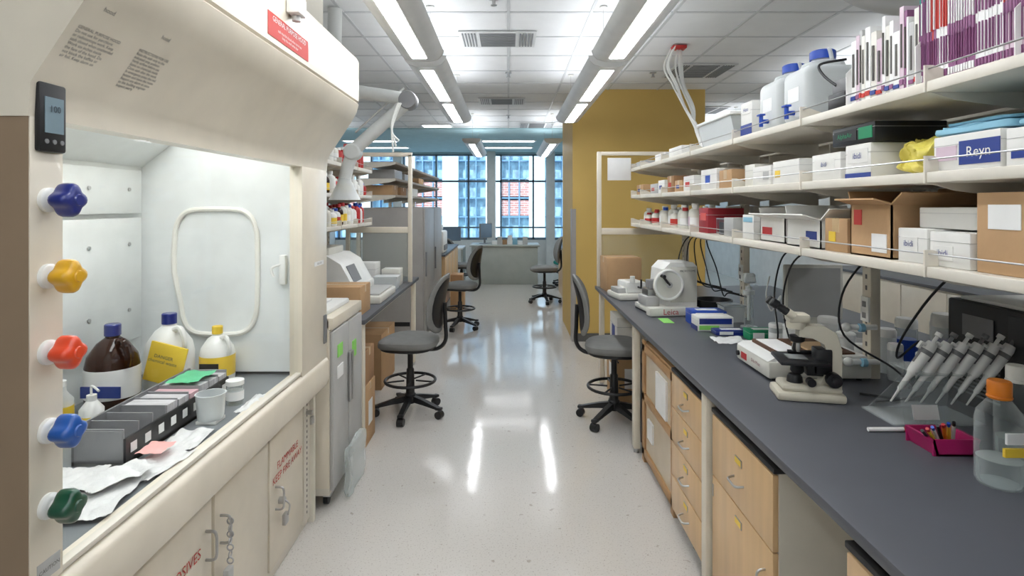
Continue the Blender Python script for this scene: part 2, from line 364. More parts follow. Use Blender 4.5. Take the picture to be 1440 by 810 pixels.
txt2="INSTRUCTIONS FOR USE\nRaise the sash only to the\nindicated stop position\nVerify airflow before use\nStore no chemicals inside\nClose sash after the work\nIn emergency press the red\nbutton and leave the room\nReport any alarm at once\nto the building engineer\nInspect yearly"
b.text(txt2,.0105,slope(1.36,2.01),su,sv,M('dark_ink',(60,58,56),.6),al='LEFT',sp=.95)
b.text('hood',.016,slope(1.42,2.095),su,sv,printed).text('hood',.016,slope(1.22,2.095),su,sv,printed)
b.box(-.8005,-.798,1.89,2.27,2.25,2.33,redprint)
b.text('GENERAL PURPOSE HOOD',.026,(-.798,2.08,2.312),*PX,whitep).text('sash must be closed when not in use\nkeep the work area clear',.015,(-.798,2.08,2.275),*PX,whitep)
b.box(-.80,-.75,2.04,2.12,2.37,2.44,white,.01).cyl((-.775,2.08,2.35),.015,.02,ltgray)
b.box(hx-.002,hx+.012,1.163,1.235,1.79,1.935,black,.006).box(hx+.011,hx+.0135,1.175,1.224,1.83,1.905,M('lcd',(120,140,150),.2))
b.text('100',.02,(hx+.0135,1.20,1.88),*PX,M('lcd_digit',(40,50,60),.3))
for i in range(3): b.cyl((hx+.011,1.18+i*.02,1.812),.005,.003,grayp,axis='X',seg=10)
b.box(hx-.001,hx+.001,1.17,1.23,.895,.935,ltgray).text('CAUTION',.012,(hx+.001,1.2,.915),*PX,printed)
for z,km in ((1.69,kblue),(1.53,kyel),(1.37,redo),(1.205,ksky),(1.047,kgrn)):
    c=(hx,1.196,z)
    b.lathe([(.026,0),(.026,.008),(.022,.012),(.014,.014),(.013,.026)],c,white,axis='X')
    X=T(hx+.026,1.196,z)@R(90,'Y')
    def kf(p):
        a=math.atan2(p[1],p[0]); k=1+.16*math.cos(4*a); return [p[0]*k,p[1]*k,p[2]]
    b.blob((0,0,.018),(.031,.031,.023),km,e=1,e2=.5,fn=kf,X=X,nu=32)
    b.cyl((0,0,.038),.014,.006,km,X=X,r2=.011)
ov=[]
for i in range(28):
    a=2*math.pi*i/28; q=.45; ov.append((-1.40+.2*math.copysign(abs(math.cos(a))**q,math.cos(a))+ (.03 if math.sin(a)<0 and math.cos(a)<0 else 0),2.722,1.36+.30*math.copysign(abs(math.sin(a))**q,math.sin(a))))
b.tube(ov,.012,M('gasket_white',(238,237,230),.5),closed=True,sub=2)
b.box(-1.09,-1.06,2.70,2.73,1.3,1.44,white,.005).tube([(-1.07,2.71,1.4),(-1.12,2.69,1.38),(-1.11,2.69,1.34)],.006,white)
b.box(-.9695,-.9675,2.84,2.98,1.37,1.392,whitep).text('SASH STOP',.014,(-.9675,2.91,1.381),*PX,printed)
b.box(hx-.002,hx+.008,2.98,3.02,.95,1.1,grayp,.004)
b.box(-1.5,-1.2,1.45,2.5,2.285,2.299,hoodlamp)
b.box(-1.0,-.975,1.24,2.676,.878,.892,cream2,.002)
b.quad((-.99,1.24,.89),(-.99,2.676,.89),(-.99,2.676,1.9),(-.99,1.24,1.9),sash)
b.done()
zf=.8655
def jug(x,y,z,s=1,body=frost,cap=blue,lab=yel,name='reagent_jug'):
    b=B(name,T(x,y,z)@Matrix.Scale(s,4))
    b.lathe([(.07,0),(.085,.008),(.088,.03),(.088,.15),(.08,.19),(.05,.235),(.024,.255),(.022,.27)],(0,0,0),body)
    b.lathe([(.027,.262),(.027,.3),(.024,.303)],(0,0,0),cap)
    if lab: b.lathe([(.0885,.045),(.0892,.05),(.0892,.145),(.0885,.15)],(0,0,0),lab)
    b.tube([(.03,-.02,.24),(.07,-.045,.25),(.09,-.05,.2),(.08,-.04,.16)],.011,body)
    return b
jb=jug(-1.60,2.30,zf,1.1,brown,kblue,whitep,'amber_bottle'); jb.box(-.05,.09,-.093,-.088,.06,.10,navy).done()
j=jug(-1.49,2.50,zf,1.12,white,kblue,None); j.box(-.06,.08,-.1,-.09,.06,.21,yel,.003,X=R(14,'Y')); j.text('DANGER\nchemical waste',.018,(0.0,-.1,.15),*NY,printed,X=R(14,'Y')); j.done()
j=jug(-1.34,2.62,zf,.85,white,yel,yel); j.box(-.05,.05,-.091,-.087,.08,.12,black).done()
B('squeeze_bottle').lathe([(.035,0),(.038,.09),(.02,.115),(.016,.12),(.016,.14)],(-1.48,2.02,zf),white).lathe([(.0385,.02),(.0385,.07)],(-1.48,2.02,zf),yel).tube([(-1.48,2.02,zf+.13),(-1.48,2.02,zf+.17),(-1.44,2.0,zf+.16)],.004,white).done()
b=B('sample_rack')
b.box(-1.36,-1.19,1.77,2.42,zf,zf+.012,dgray)
b.box(-1.36,-1.352,1.77,2.42,zf,zf+.12,grayp).box(-1.198,-1.19,1.77,2.42,zf,zf+.085,black)
slide=M('slide_stack',(196,194,196),.5,var=.2,scale=90,stretch=(.1,1,.1)); rk=M('rack_gray',(146,146,148),.4)
for i in range(10):
    yy=1.77+i*.0715; b.box(-1.352,-1.198,yy,yy+.005,zf+.01,zf+.115,rk)
    if i<9: b.box(-1.189,-1.188,yy+.02,yy+.05,zf+.035,zf+.065,whitep); b.box(-1.349,-1.196,yy+.010,yy+.068,zf+.012,zf+(.06 if i<3 else .112-.004*(i%3)),(rk,rk,rk,slide,slide,M('pink_slides',(208,170,176),.5),slide,slide,slide)[i])
b.box(-1.348,-1.2,1.766,1.7705,zf+.02,zf+.11,rk)
b.done()
B('tissue_sheet').sheet(-1.33,-1.21,2.20,2.36,zf+.124,green2,.003,n=14,ns=.012,seed=3).done()
B('plastic_beaker').lathe([(.045,0),(.052,.09),(.054,.095),(.05,.095),(.043,.006)],(-1.12,2.14,zf+.012),frost).box(-1.157,-1.083,2.103,2.177,zf+.001,zf+.012,white).done()
B('specimen_jar').lathe([(.032,0),(.033,.075),(.03,.08)],(-1.12,2.33,zf),clr).lathe([(.035,.08),(.035,.098),(.03,.1)],(-1.12,2.33,zf),white).lathe([(.0338,.02),(.0338,.055)],(-1.12,2.33,zf),whitep).done()
for i,(a,c,d,e,ang) in enumerate(((-1.17,-1.05,1.86,2.05,4),(-1.17,-1.03,1.66,1.87,-9),(-1.19,-1.05,1.44,1.66,12),(-1.34,-1.2,1.52,1.73,6),(-1.33,-1.17,1.38,1.56,-18),(-1.075,-1.03,2.22,2.42,0),(-1.20,-1.08,1.56,1.74,-30))):
    B('paper_towel').sheet(a,c,d,e,zf+.001+.004*i*(i!=5),towel,.004,n=22,X=RP(ang,'Z',((a+c)/2,(d+e)/2,0)),seed=i+1,ns=.018).done()
B('marked_tissue').sheet(-1.17,-1.09,1.78,1.87,zf+.034,M('pink_tissue',(240,176,170),.7),.002,n=12,ns=.008,seed=9).done()
B('paper_cup').lathe([(.03,0),(.038,.085),(.04,.087),(.036,.086),(.028,.004)],(-1.09,1.33,zf),white).cyl((-1.09,1.33,zf+.07),.034,.002,green).done()
B('wash_bottle').lathe([(.04,0),(.042,.1),(.02,.13),(.018,.15)],(-1.64,2.08,zf),frost).cyl((-1.64,2.08,zf+.15),.02,.02,white).cyl((-1.64,2.08,zf+.03),.0425,.05,yel).done()
# ---------------------------------------------------------------- freezer beside hood
b=B('laboratory_freezer')
b.box(-1.55,-.985,3.13,3.74,.075,1.05,cream2,.006)
b.box(-.985,-.962,3.135,3.43,.10,.98,ltgray,.008).box(-.985,-.962,3.44,3.735,.10,.98,ltgray,.008)
b.box(-1.55,-.965,3.13,3.74,.99,1.055,cream,.006)
b.box(-1.3,-.985,3.122,3.13,.12,.98,cream,.002)
b.box(-.962,-.957,3.2,3.29,.82,.89,lgreen).box(-.962,-.957,3.5,3.58,.74,.84,lgreen).box(-.962,-.957,3.2,3.3,.7,.77,whitep)
b.box(-.96,-.94,3.405,3.425,.5,.8,chrome,.004).box(-.96,-.94,3.45,3.47,.5,.8,chrome,.004)
for x in (-1.5,-1.02):
    for y in (3.2,3.67): b.cyl((x-.012,y,.035),.034,.024,black,axis='X').box(x-.02,x+.02,y-.02,y+.02,.06,.08,org)
b.box(-1.03,-.99,3.16,3.24,.055,.075,chrome,.003).done()
B('plastic_bag').blob((-.918,3.42,.14),(.018,.20,.14),clr,e=.35,fn=rumple(.012,12,1),nu=60,nv=34).done()
B('styrofoam_lid').box(-1.4,-1.02,3.2,3.65,1.0555,1.085,white,.01).box(-1.35,-1.1,3.25,3.55,1.085,1.10,whitep,.004).done()
# ---------------------------------------------------------------- cartons
def carton(name,x0,x1,y0,y1,z,h,m,labels=(),op=False,tp=None,rot=0):
    c=((x0+x1)/2,(y0+y1)/2,0); b=B(name,RP(rot,'Z',c)); e=.0008
    z+=.0005
    if op:
        t=.005
        b.box(x0,x1,y0,y1,z,z+t,m)
        for q in ((x0,x0+t,y0,y1),(x1-t,x1,y0,y1),(x0,x1,y0,y0+t),(x0,x1,y1-t,y1)): b.box(*q,z,z+h,m)
        f=min((x1-x0),(y1-y0))*.28
        b.box(x0,x0+t,y0,y1,z+h,z+h+f,m,X=RP(-75,'Y',(x0,0,z+h))).box(x1-t,x1,y0,y1,z+h,z+h+f,m,X=RP(25,'Y',(x1,0,z+h)))
        b.box(x0,x1,y0,y0+t,z+h,z+h+f,m,X=RP(55,'X',(0,y0,z+h))).box(x0,x1,y1-t,y1,z+h,z+h+f*.8,m,X=RP(-20,'X',(0,y1,z+h)))
    else:
        b.box(x0,x1,y0,y1,z,z+h,m,.003)
        if m in (card,cardd):
            yc=(y0+y1)/2; b.box(x0-e,x1+e,yc-.022,yc+.022,z+h-.05,z+h+e,tape).box(x0-e*1.5,x1+e*1.5,yc-.0015,yc+.0015,z+h-.001,z+h+e*1.5,cardd)
        else:
            b.box(x0-e,x1+e,y0-e,y1+e,z+h*.72,z+h*.735,ltgray)
            b.box(x0+.2*(x1-x0),x0+.8*(x1-x0),y0+.3*(y1-y0),y0+.7*(y1-y0),z+h,z+h+e,tapec)
    for L in labels:
        f,u0,u1,v0,v1,lm=L[:6]; tx=L[6] if len(L)>6 else None
        za,zb=z+v0*h,z+v1*h
        if f=='-X':
            ya,yb=y1-u0*(y1-y0),y1-u1*(y1-y0); b.box(x0-.0018,x0,yb,ya,za,zb,lm)
            if tx: b.text(tx,(zb-za)*.62,(x0-.0018,(ya+yb)/2,(za+zb)/2),*NX,L[7])
        elif f=='+X':
            ya,yb=y0+u0*(y1-y0),y0+u1*(y1-y0); b.box(x1,x1+.0018,ya,yb,za,zb,lm)
        else:
            xa,xb=x0+u0*(x1-x0),x0+u1*(x1-x0); b.box(xa,xb,y0-.0018,y0,za,zb,lm)
            if tx: b.text(tx,(zb-za)*.62,((xa+xb)/2,y0-.0018,(za+zb)/2),*NY,L[7])
    b.done()
# ---------------------------------------------------------------- right bench
BX=.824; ZT=.91
b=B('lab_bench').box(BX,2.5,.55,5.42,ZT-.032,ZT,counter,.004)
b.box(BX+.06,2.44,.6,5.36,ZT-.085,ZT-.033,cream2)
for y in (1.15,2.47,3.87,5.3):
    for x in (BX+.045,2.4): b.box(x-.0225,x+.0225,y-.03,y+.03,.03,ZT-.033,cream,.006).cyl((x,y,0),.018,.035,chrome)
b.done()
cx=.885
def pull(b,y,z,x=cx):
    b.tube([(x-.018,y-.045,z),(x-.045,y-.035,z-.004),(x-.048,y,z-.006),(x-.045,y+.035,z-.004),(x-.018,y+.045,z)],.0045,chrome)
def mobile(y0,y1,kind):
    b=B('drawer_cabinet')
    b.box(cx,cx+.55,y0,y1,.07,.80,cream2).box(cx+.03,cx+.52,y0+.02,y1-.02,.0,.07,black)
    b.box(cx-.02,cx+.56,y0-.005,y1+.005,.80,.818,blackr,.003)
    def fr(za,zb): b.box(cx-.019,cx,y0+.004,y1-.004,za,zb,wood,.002)
    ym=(y0+y1)/2
    def tag(z): b.box(cx-.0225,cx-.019,ym-.03,ym+.03,z,z+.028,chrome,.001).box(cx-.0235,cx-.0225,ym-.026,ym+.026,z+.003,z+.025,yel)
    if kind=='4':
        zs=[.075,.255,.435,.615,.795]
        for a,c in zip(zs,zs[1:]): fr(a+.003,c-.003); pull(b,ym,(a+c)/2-.015); tag((a+c)/2+.03)
    else:
        fr(.078,.535); fr(.54,.792); pull(b,ym,.64); tag(.70)
        b.tube([(cx-.018,y0+.06,.45),(cx-.045,y0+.06,.44),(cx-.048,y0+.06,.39),(cx-.045,y0+.06,.34),(cx-.018,y0+.06,.33)],.0045,chrome); tag(.47)
        b.box(cx-.022,cx-.018,y1-.02,y1-.008,.45,.5,chrome)
    b.done()
mobile(2.53,3.02,'4'); mobile(1.86,2.42,'d'); mobile(.75,1.46,'d')
b=B('shipping_crate').box(.90,1.4,3.06,3.76,.03,.78,card,.004)
for z in (.04,.40,.72): b.box(.885,.90,3.05,3.77,z,z+.05,woodd,.002)
for y in (3.05,3.71): b.box(.885,.90,y,y+.06,0,.79,woodd,.002).box(.9,1.4,y,y+.05,0,.03,woodd)
b.box(.8995,.896,3.12,3.70,.09,.71,M('film_wrap',(206,188,160),.25)).box(.883,.897,3.2,3.42,.46,.68,whitep).box(.883,.897,3.5,3.62,.2,.32,whitep).box(.9,1.4,3.05,3.06,.4,.45,woodd).done()
B('waste_bin').lathe([(.09,0),(.125,.55),(.13,.56),(.13,.58),(.12,.58)],(1.03,4.03,0),black,seg=20).done()
carton('cardboard_box',.9,1.3,4.80,5.2,0,.42,card,[('-X',.3,.6,.4,.7,whitep),('-Y',.2,.6,.3,.7,whitep)])
carton('cardboard_box',.92,1.26,4.82,5.15,.422,.3,M('white_carton_a',(226,224,216),.7),[('-X',.3,.7,.3,.7,navy)])
# ---------------------------------------------------------------- shelving
def shelving(name,xf,xb,posts,ya,yb,levels,zbase,ztop,sgn,brk,back=None,m=cream2,rail=True):
    b=B(name)
    px=xb+sgn*.03
    for y in posts:
        b.box(px-.022,px+.022,y-.03,y+.03,zbase,ztop,cream,.003)
        k=int((ztop-1.0)/.05)
        for i in range(k): b.box(px-sgn*.0228-.0005,px-sgn*.0228+.0005,y-.006,y+.006,1.0+i*.05,1.02+i*.05,printed)
    segs=[ya]+[q for q in brk if ya<q<yb]+[yb]
    for z in levels:
        for f,bk in ((xf,xb),)+(((back,xb+sgn*.06),) if back is not None else ()):
            a,c=min(f,bk),max(f,bk)
            for s0,s1 in zip(segs,segs[1:]):
                b.box(a,c,s0+.004,s1-.004,z-.03,z,m,.003)
            fx=f; d=1 if bk>f else -1
            for q in segs:
                b.prism([(bk,z-.005),(fx+d*.01,z-.005),(fx+d*.01,z-.03),(fx+d*.08,z-.05),(bk,z-.10)],q-.0035,q+.0035,cream2)
                if rail: b.prism([(fx-d*.003,z-.03),(fx+d*.09,z-.03),(fx+d*.09,z+.02),(fx+d*.02,z+.045),(fx-d*.003,z+.045)],q-.003,q+.003,cream2)
            if rail:
                for s0,s1 in zip(segs,segs[1:]): b.tube([(fx+d*.008,s0,z+.035),(fx+d*.008,s1,z+.035)],.0025,chrome,sub=1,k=6)
    return b
LV=(1.51,1.77,2.02); SF=1.15; SB=1.59
b=shelving('lab_shelving',SF,SB,(1.18,2.54,3.9,5.2),.9,5.33,LV,ZT+.0005,2.12,1,(1.57,2.24,2.92,3.6,4.28,4.96),back=2.08)
for y in (2.54,3.9): b.box(1.588,1.598,y-.028,y+.028,1.16,1.27,white,.002).box(1.586,1.588,y-.012,y+.012,1.175,1.2,grayp).box(1.586,1.588,y-.012,y+.012,1.225,1.25,grayp)
b.done()
b=B('bench_end_frame')
for x in (.835,1.64): b.box(x,x+.04,5.345,5.385,ZT+.0005,2.18,cream,.004)
b.box(.875,1.64,5.345,5.385,2.145,2.18,cream,.004).box(.875,1.64,5.35,5.38,1.40,1.46,cream,.004).box(.875,1.64,5.362,5.368,ZT+.01,1.40,splash).done()
B('wall_notice').box(.93,1.15,5.338,5.3445,1.91,2.12,whitep,.0005).done()
wc=M('white_carton',(230,229,224),.65)
Z1,Z2,Z3=LV
X0=1.185
carton('cardboard_box',X0,1.5,1.08,1.44,Z1,.20,card,[('-X',.1,.35,.55,.85,whitep)])
carton('cardboard_box',X0+.02,1.5,.92,1.06,Z1,.18,cardd)
carton('supply_box',X0,1.4,1.46,1.60,Z1,.095,wc,[('-X',.1,.6,.2,.6,wc,'ibidi',navy)])
carton('supply_box',X0,1.4,1.61,1.73,Z1,.10,wc,[('-X',.1,.7,.35,.75,wc,'ibidi',navy)])
carton('supply_box',X0+.05,1.42,1.47,1.71,Z1+.1015,.06,wc,[])
carton('cardboard_box',X0,1.47,1.76,1.97,Z1,.17,card,[('-X',.55,.9,.1,.45,whitep),('-X',.1,.3,.6,.9,redprint)],op=True)
carton('cardboard_box',X0,1.4,1.99,2.13,Z1,.12,card,[('-X',.2,.5,.3,.6,yel)])
carton('supply_box',X0,1.45,2.16,2.42,Z1,.11,wc,[('-X',.6,.9,.3,.6,navy)],op=True)
carton('supply_box',X0+.02,1.42,2.48,2.72,Z1,.11,wc,[('-X',.1,.5,.3,.6,red)],op=True)
carton('supply_box',X0,1.4,2.75,2.88,Z1,.12,wc,[('-X',.1,.9,.7,.9,bluel)])
carton('supply_box',X0,1.4,3.0,3.13,Z1,.10,ltgray)
b=B('wire_basket')
for z in (.01,.09): b.tube([(1.2,3.17,Z1+z),(1.45,3.17,Z1+z),(1.45,3.28,Z1+z),(1.2,3.28,Z1+z)],.003,chrome,closed=True,sub=1)
for i in range(6): b.box(1.198,1.2,3.175+i*.02,3.178+i*.02,Z1+.01,Z1+.09,chrome)
b.box(1.21,1.44,3.18,3.27,Z1+.001,Z1+.07,black).done()
carton('reagent_box',X0,1.4,3.38,3.54,Z1,.15,M('dark_red_box',(160,40,50),.5),[('-X',.2,.8,.5,.8,redo)])
def bott(x,y,z,r,h,mb=white,mc=white,ml=None,name='plastic_bottle'):
    b=B(name).lathe([(r*.9,0),(r,.01),(r,h*.62),(r*.85,h*.74),(r*.42,h*.82),(r*.4,h*.86)],(x,y,z+.0005),mb,seg=18).lathe([(r*.5,h*.84),(r*.5,h*.98),(r*.44,h)],(x,y,z+.0005),mc,seg=18)
    if ml: b.lathe([(r*1.01,h*.15),(r*1.012,h*.5)],(x,y,z+.0005),ml,seg=18)
    b.done()
for i,(y,r,h,mc,ml) in enumerate(((3.62,.035,.15,white,whitep),(3.70,.035,.16,white,redprint),(3.79,.04,.17,white,whitep),(3.9,.045,.18,white,pinkp),(4.02,.04,.15,red,whitep),(4.13,.05,.17,white,None),(4.25,.04,.13,white,redprint),(4.4,.045,.17,white,whitep),(4.52,.04,.15,blue,None),(4.65,.045,.16,white,whitep),(4.8,.04,.12,red,red),(4.9,.04,.13,red,whitep),(5.05,.04,.1,red,red),(5.18,.045,.14,white,whitep))):
    bott(1.25+.03*(i%2),y,Z1,r,h,offw,mc,ml)
    if i%2==0: bott(1.37,y+.03,Z1,r,h,white,white,None)
# mid shelf
carton('foil_box',X0,1.5,1.37,1.585,Z2,.095,wc,[('-X',.42,1,.15,.8,navy,'Reyn',whitep),('-X',.05,.38,.3,.7,pinkp)])
carton('supply_box',X0,1.45,1.2,1.355,Z2,.09,wc,[('-X',.1,.8,.2,.4,navy)])
carton('supply_box',X0,1.45,.95,1.19,Z2,.10,wc)
b=B('folded_pads')
for i in range(3): b.blob((1.36,1.27,Z2+.109+.012*i),(.15-.012*i,.10-.004*i,.008),bluel,e=.25,fn=rumple(.010,8,i),nu=40,nv=10)
b.done()
b=B('folded_pads')
for i in range(3): b.blob((1.35,1.50,Z2+.109+.012*i),(.15-.012*i,.12-.006*i,.008),bluel,e=.25,fn=rumple(.012,8,i+5),nu=40,nv=10)
b.done()
B('plastic_bag').blob((1.315,1.72,Z2+.052),(.10,.095,.048),yelbag,e=.6,fn=rumple(.03,16,3),nu=80,nv=44).blob((1.33,1.74,Z2+.085),(.07,.06,.03),yelbag,e=.8,fn=rumple(.03,24,6),nu=64,nv=36).done()
carton('supply_box',X0,1.45,1.86,2.0,Z2,.115,wc,[('-X',.1,.9,.45,.85,wc,'ibidi',navy),('-X',0,1,.0,.15,navy)])
carton('supply_box',X0,1.45,2.03,2.22,Z2,.10,wc,[('-X',.1,.8,.4,.8,wc,'ibidi',navy)])
carton('glove_box',X0,1.42,1.84,2.08,Z2+.1175,.065,black,[('-X',.05,.6,.2,.8,black,'AlphaAir',green),('-X',.65,.95,.2,.8,green)])
carton('supply_box',X0,1.4,2.32,2.55,Z2,.10,wc,[('-X',.1,.3,.3,.6,yel)])
carton('supply_box',X0,1.4,2.57,2.76,Z2,.09,wc,[('-X',.6,.9,.3,.7,ltgray)])
carton('supply_box',X0+.02,1.38,2.78,2.9,Z2,.11,offw)
carton('cardboard_box',X0,1.4,3.02,3.2,Z2,.10,card)
carton('supply_box',X0,1.4,3.24,3.5,Z2,.12,wc,[('-X',.3,.6,.3,.7,blue)])
for i,(a,c,h,mm) in enumerate(((3.64,3.85,.10,wc),(3.88,4.05,.08,card),(4.08,4.24,.12,cardd),(4.32,4.5,.10,wc),(4.53,4.75,.08,ltgray),(5.0,5.25,.09,card))):
    carton('supply_box',X0,1.42,a,c,Z2,h,mm,[('-X',.2,.6,.3,.6,navy if i%2 else redprint)])
# top shelf journals
b=B('journal_row'); y=.95; rr=random.Random(11)
while y<1.98:
    near=y<1.66
    t=rr.uniform(.006,.011) if near else rr.uniform(.008,.03)
    h=.262+rr.uniform(-.004,.004) if near else rr.uniform(.19,.265)
    grp=int((y-.95)/.085)
    base=(whitep,pinkp,whitep,whitep,pinkp,whitep,purple,whitep)[grp%8] if near else rr.choice([whitep,pinkp,whitep,ltgray,purple,whitep,offw])
    if 1.60<y<1.66: base=rr.choice([teal,red,purple,whitep])
    d=rr.uniform(0,.004)
    b.box(1.2+d,1.41,y,y+t-.0008,Z3+.0005,Z3+h,base)
    alt=purple if base is not purple else whitep
    if near:
        b.box(1.1985,1.206,y+.0012,y+t-.002,Z3+h*.06,Z3+h*.13,alt)
        b.box(1.1985,1.206,y+t*.3,y+t*.62,Z3+h*.58,Z3+h*.94,(purple,redprint,purple)[grp%3] if base is not purple else whitep)
        b.box(1.1985,1.206,y+t*.35,y+t*.55,Z3+h*.2,Z3+h*.48,purple)
        if grp%2==0: b.box(1.1985,1.206,y+.001,y+t-.0015,Z3+h*.46,Z3+h*.58,purple)
    elif t>.012:
        b.box(1.1985,1.206,y+t*.35,y+t*.6,Z3+h*.3,Z3+h*.8,printed); b.box(1.1985,1.206,y+.001,y+t-.002,Z3+h*.1,Z3+h*.16,rr.choice([redprint,navy,purple]))
    y+=t
for y in (1.33,1.655,1.995):
    b.prism([(1.185,.0005),(1.42,.0005),(1.42,.24),(1.30,.24),(1.185,.12)],y,y+.003,white,X=T(0,0,Z3))
b.done()
B('two_way_radio').box(1.2,1.4,2.03,2.14,Z3+.0005,Z3+.07,black,.006).box(1.21,1.38,2.035,2.13,Z3+.0705,Z3+.12,grayp,.006).tube([(1.21,2.1,Z3+.1),(1.19,2.15,Z3+.15),(1.2,2.19,Z3+.2),(1.3,2.19,Z3+.22)],.005,black).done()
def carboy(y):
    b=B('carboy').box(1.2,1.44,y,y+.22,Z3+.0005,Z3+.23,frost,.035,seg=4).lathe([(.09,.22),(.08,.25),(.045,.262),(.04,.275)],(1.32,y+.11,Z3),frost).lathe([(.05,.268),(.05,.3),(.045,.305)],(1.32,y+.11,Z3),blue)
    b.cyl((1.165,y+.11,Z3+.045),.010,.04,blue,axis='X').cyl((1.168,y+.11,Z3+.02),.009,.05,blue).box(1.155,1.18,y+.09,y+.13,Z3+.07,Z3+.078,blue,.002)
    b.box(1.1985,1.1995,y+.07,y+.16,Z3+.09,Z3+.15,whitep)
    b.tube([(1.32,y+.04,Z3+.25),(1.32,y+.06,Z3+.30),(1.32,y+.09,Z3+.29)],.008,frost).done()
carboy(2.28); carboy(2.52)
carton('supply_box',X0,1.42,2.77,2.9,Z3,.17,wc,[('-X',.1,.9,.65,.9,wc,'Histo',navy),('-X',0,1,.0,.35,navy)])
B('storage_bin').prism([(1.2,.001),(1.46,.001),(1.49,.14),(1.17,.14)],3.0,3.5,frost,X=T(0,0,Z3)).box(1.16,1.5,2.98,3.52,Z3+.135,Z3+.155,white,.008).done()
b=B('coiled_hose')
for i in range(4): b.ring((1.3+.02*i,3.7,Z3+.10),.09-.004*i,.009,white,axis='X',X=RP(12,'Z',(1.3,3.7,0)))
b.done()
for a,c,h in ((3.9,4.2,.07),(4.3,4.6,.06),(4.98,5.28,.05)): carton('supply_box',X0,1.45,a,c,Z3,h,wc if h>.055 else ltgray)
for a,c,h,z,mm in ((1.3,1.7,.18,Z1,card),(1.75,2.1,.14,Z1,wc),(2.3,2.7,.16,Z1,ltgray),(3.0,3.5,.15,Z1,card),(4.0,4.5,.16,Z1,wc),(1.2,1.6,.15,Z2,wc),(1.9,2.3,.16,Z2,ltgray),(2.6,3.1,.12,Z2,wc),(3.6,4.2,.14,Z2,card),(1.4,2.1,.18,Z3,wc),(2.9,3.6,.15,Z3,wc)):
    carton('supply_box',1.72,2.04,a,c,z,h,mm)
b=B('cable_bundle')
for i in range(7):
    q=random.Random(i); dx,dy=q.uniform(-.05,.05),q.uniform(-.05,.05)
    b.tube([(1.5+dx,5.05+dy,ZC-.01),(1.45+dx*2,5.0+dy,2.9),(1.47+dx*1.3,4.9+dy,2.72),(1.52+dx,4.8,2.5),(1.56,4.7+dy,2.3),(1.60+dx*.4,4.6,2.03)],.008,white)
b.box(1.45,1.57,5.0,5.1,ZC-.04,ZC-.012,red,.004).done()
B('ventilation_duct').tube([(1.32,2.3,ZC-.01),(1.32,2.3,2.75),(1.36,2.3,2.58),(1.5,2.28,2.50),(1.7,2.25,2.48),(2.2,2.2,2.48)],.05,ltgray,k=16).done()
# ---------------------------------------------------------------- counter items right
z=ZT+.0005
def gbottle(x,y,r=.056,h=.285,cap=org,band=None):
    b=B('reagent_bottle').lathe([(r*.9,0),(r,.012),(r,h*.62),(r*.9,h*.7),(r*.5,h*.81),(r*.38,h*.84),(r*.38,h*.9)],(x,y,z),bglass,seg=32)
    b.lathe([(r*.85,.004),(r*.93,.014),(r*.93,h*.25),(r*.9,h*.252)],(x,y,z),clr,seg=32)
    b.lathe([(r*.46,h*.86),(r*.5,h*.865),(r*.5,h*.985),(r*.45,h)],(x,y,z),cap,seg=32).ring((x,y,z+h*.845),r*.42,.006,cap)
    if band: b.box(x-.035,x+.02,y-r-.003,y-r+.006,z+h*.34,z+h*.42,band).box(x-.03,x+.03,y-r-.003,y-r+.004,z+h*.46,z+h*.56,whitep)
    b.done()
gbottle(1.355,1.57,band=yel); gbottle(1.52,1.70,.055,.29,cap=offw)
b=B('marker_tray').prism([(1.31,0),(1.43,0),(1.445,.05),(1.435,.05),(1.423,.006),(1.317,.006),(1.305,.05),(1.295,.05)],1.74,1.86,mag,X=T(0,0,z)).box(1.3,1.44,1.74,1.746,z,z+.05,mag).box(1.3,1.44,1.856,1.862,z,z+.05,mag)
for i,mm in enumerate((black,yel,white,black,org,yel,white)):
    x=1.345+i*.01; b.cyl((0,0,0),.0055,.085,mm,X=T(x,1.80,z+.012)@R(-48+5*i,'Y')@R(25,'X'),seg=10).cyl((0,0,.085),.005,.014,(black,red,blue)[i%3],X=T(x,1.80,z+.012)@R(-48+5*i,'Y')@R(25,'X'),seg=10)
b.done()
b=B('pipette_stand')
b.box(1.34,1.66,1.98,2.16,z,z+.006,acry)
b.box(1.38,1.66,1.975,1.981,z,z+.15,acry,X=RP(-14,'X',(0,1.98,z)))
b.prism([(1.36,.0),(1.66,.0),(1.69,.18),(1.55,.18)],2.155,2.161,acry,X=T(0,0,z))
b.box(1.44,1.715,1.99,2.15,z+.17,z+.176,acry).box(1.41,1.50,1.972,1.974,z+.02,z+.07,whitep,X=RP(-14,'X',(0,1.98,z)))
for i in range(6):
    X=T(1.37+i*.048,2.04-.008*i,z+.065)@R(33,'Y')@R(4,'X')@Matrix.Scale(1.25,4)
    b.lathe([(.0022,0),(.004,.04),(.007,.045),(.008,.09),(.011,.10)],(0,0,0),white,X=X,seg=12)
    b.lathe([(.013,.10),(.015,.12),(.016,.19),(.013,.205)],(0,0,0),white,X=X,seg=14).lathe([(.005,.205),(.005,.225),(.009,.227),(.009,.238)],(0,0,0),(white,grayp)[i%2],X=X,seg=12)
    b.box(-.03,.0,-.006,.006,.185,.193,white,.002,X=X).box(-.0165,-.0155,-.004,.004,.13,.17,grayp,X=X).box(-.03,-.024,-.005,.005,.17,.19,white,X=X)
    b.lathe([(.0162,.165),(.0165,.168),(.0165,.175),(.0162,.178)],(0,0,0),grayp,X=X,seg=14)
b.done()
B('marker_pen').cyl((1.22,1.93,z+.008),.007,.12,white,axis='X').cyl((1.34,1.93,z+.008),.0075,.035,red,axis='X').done()
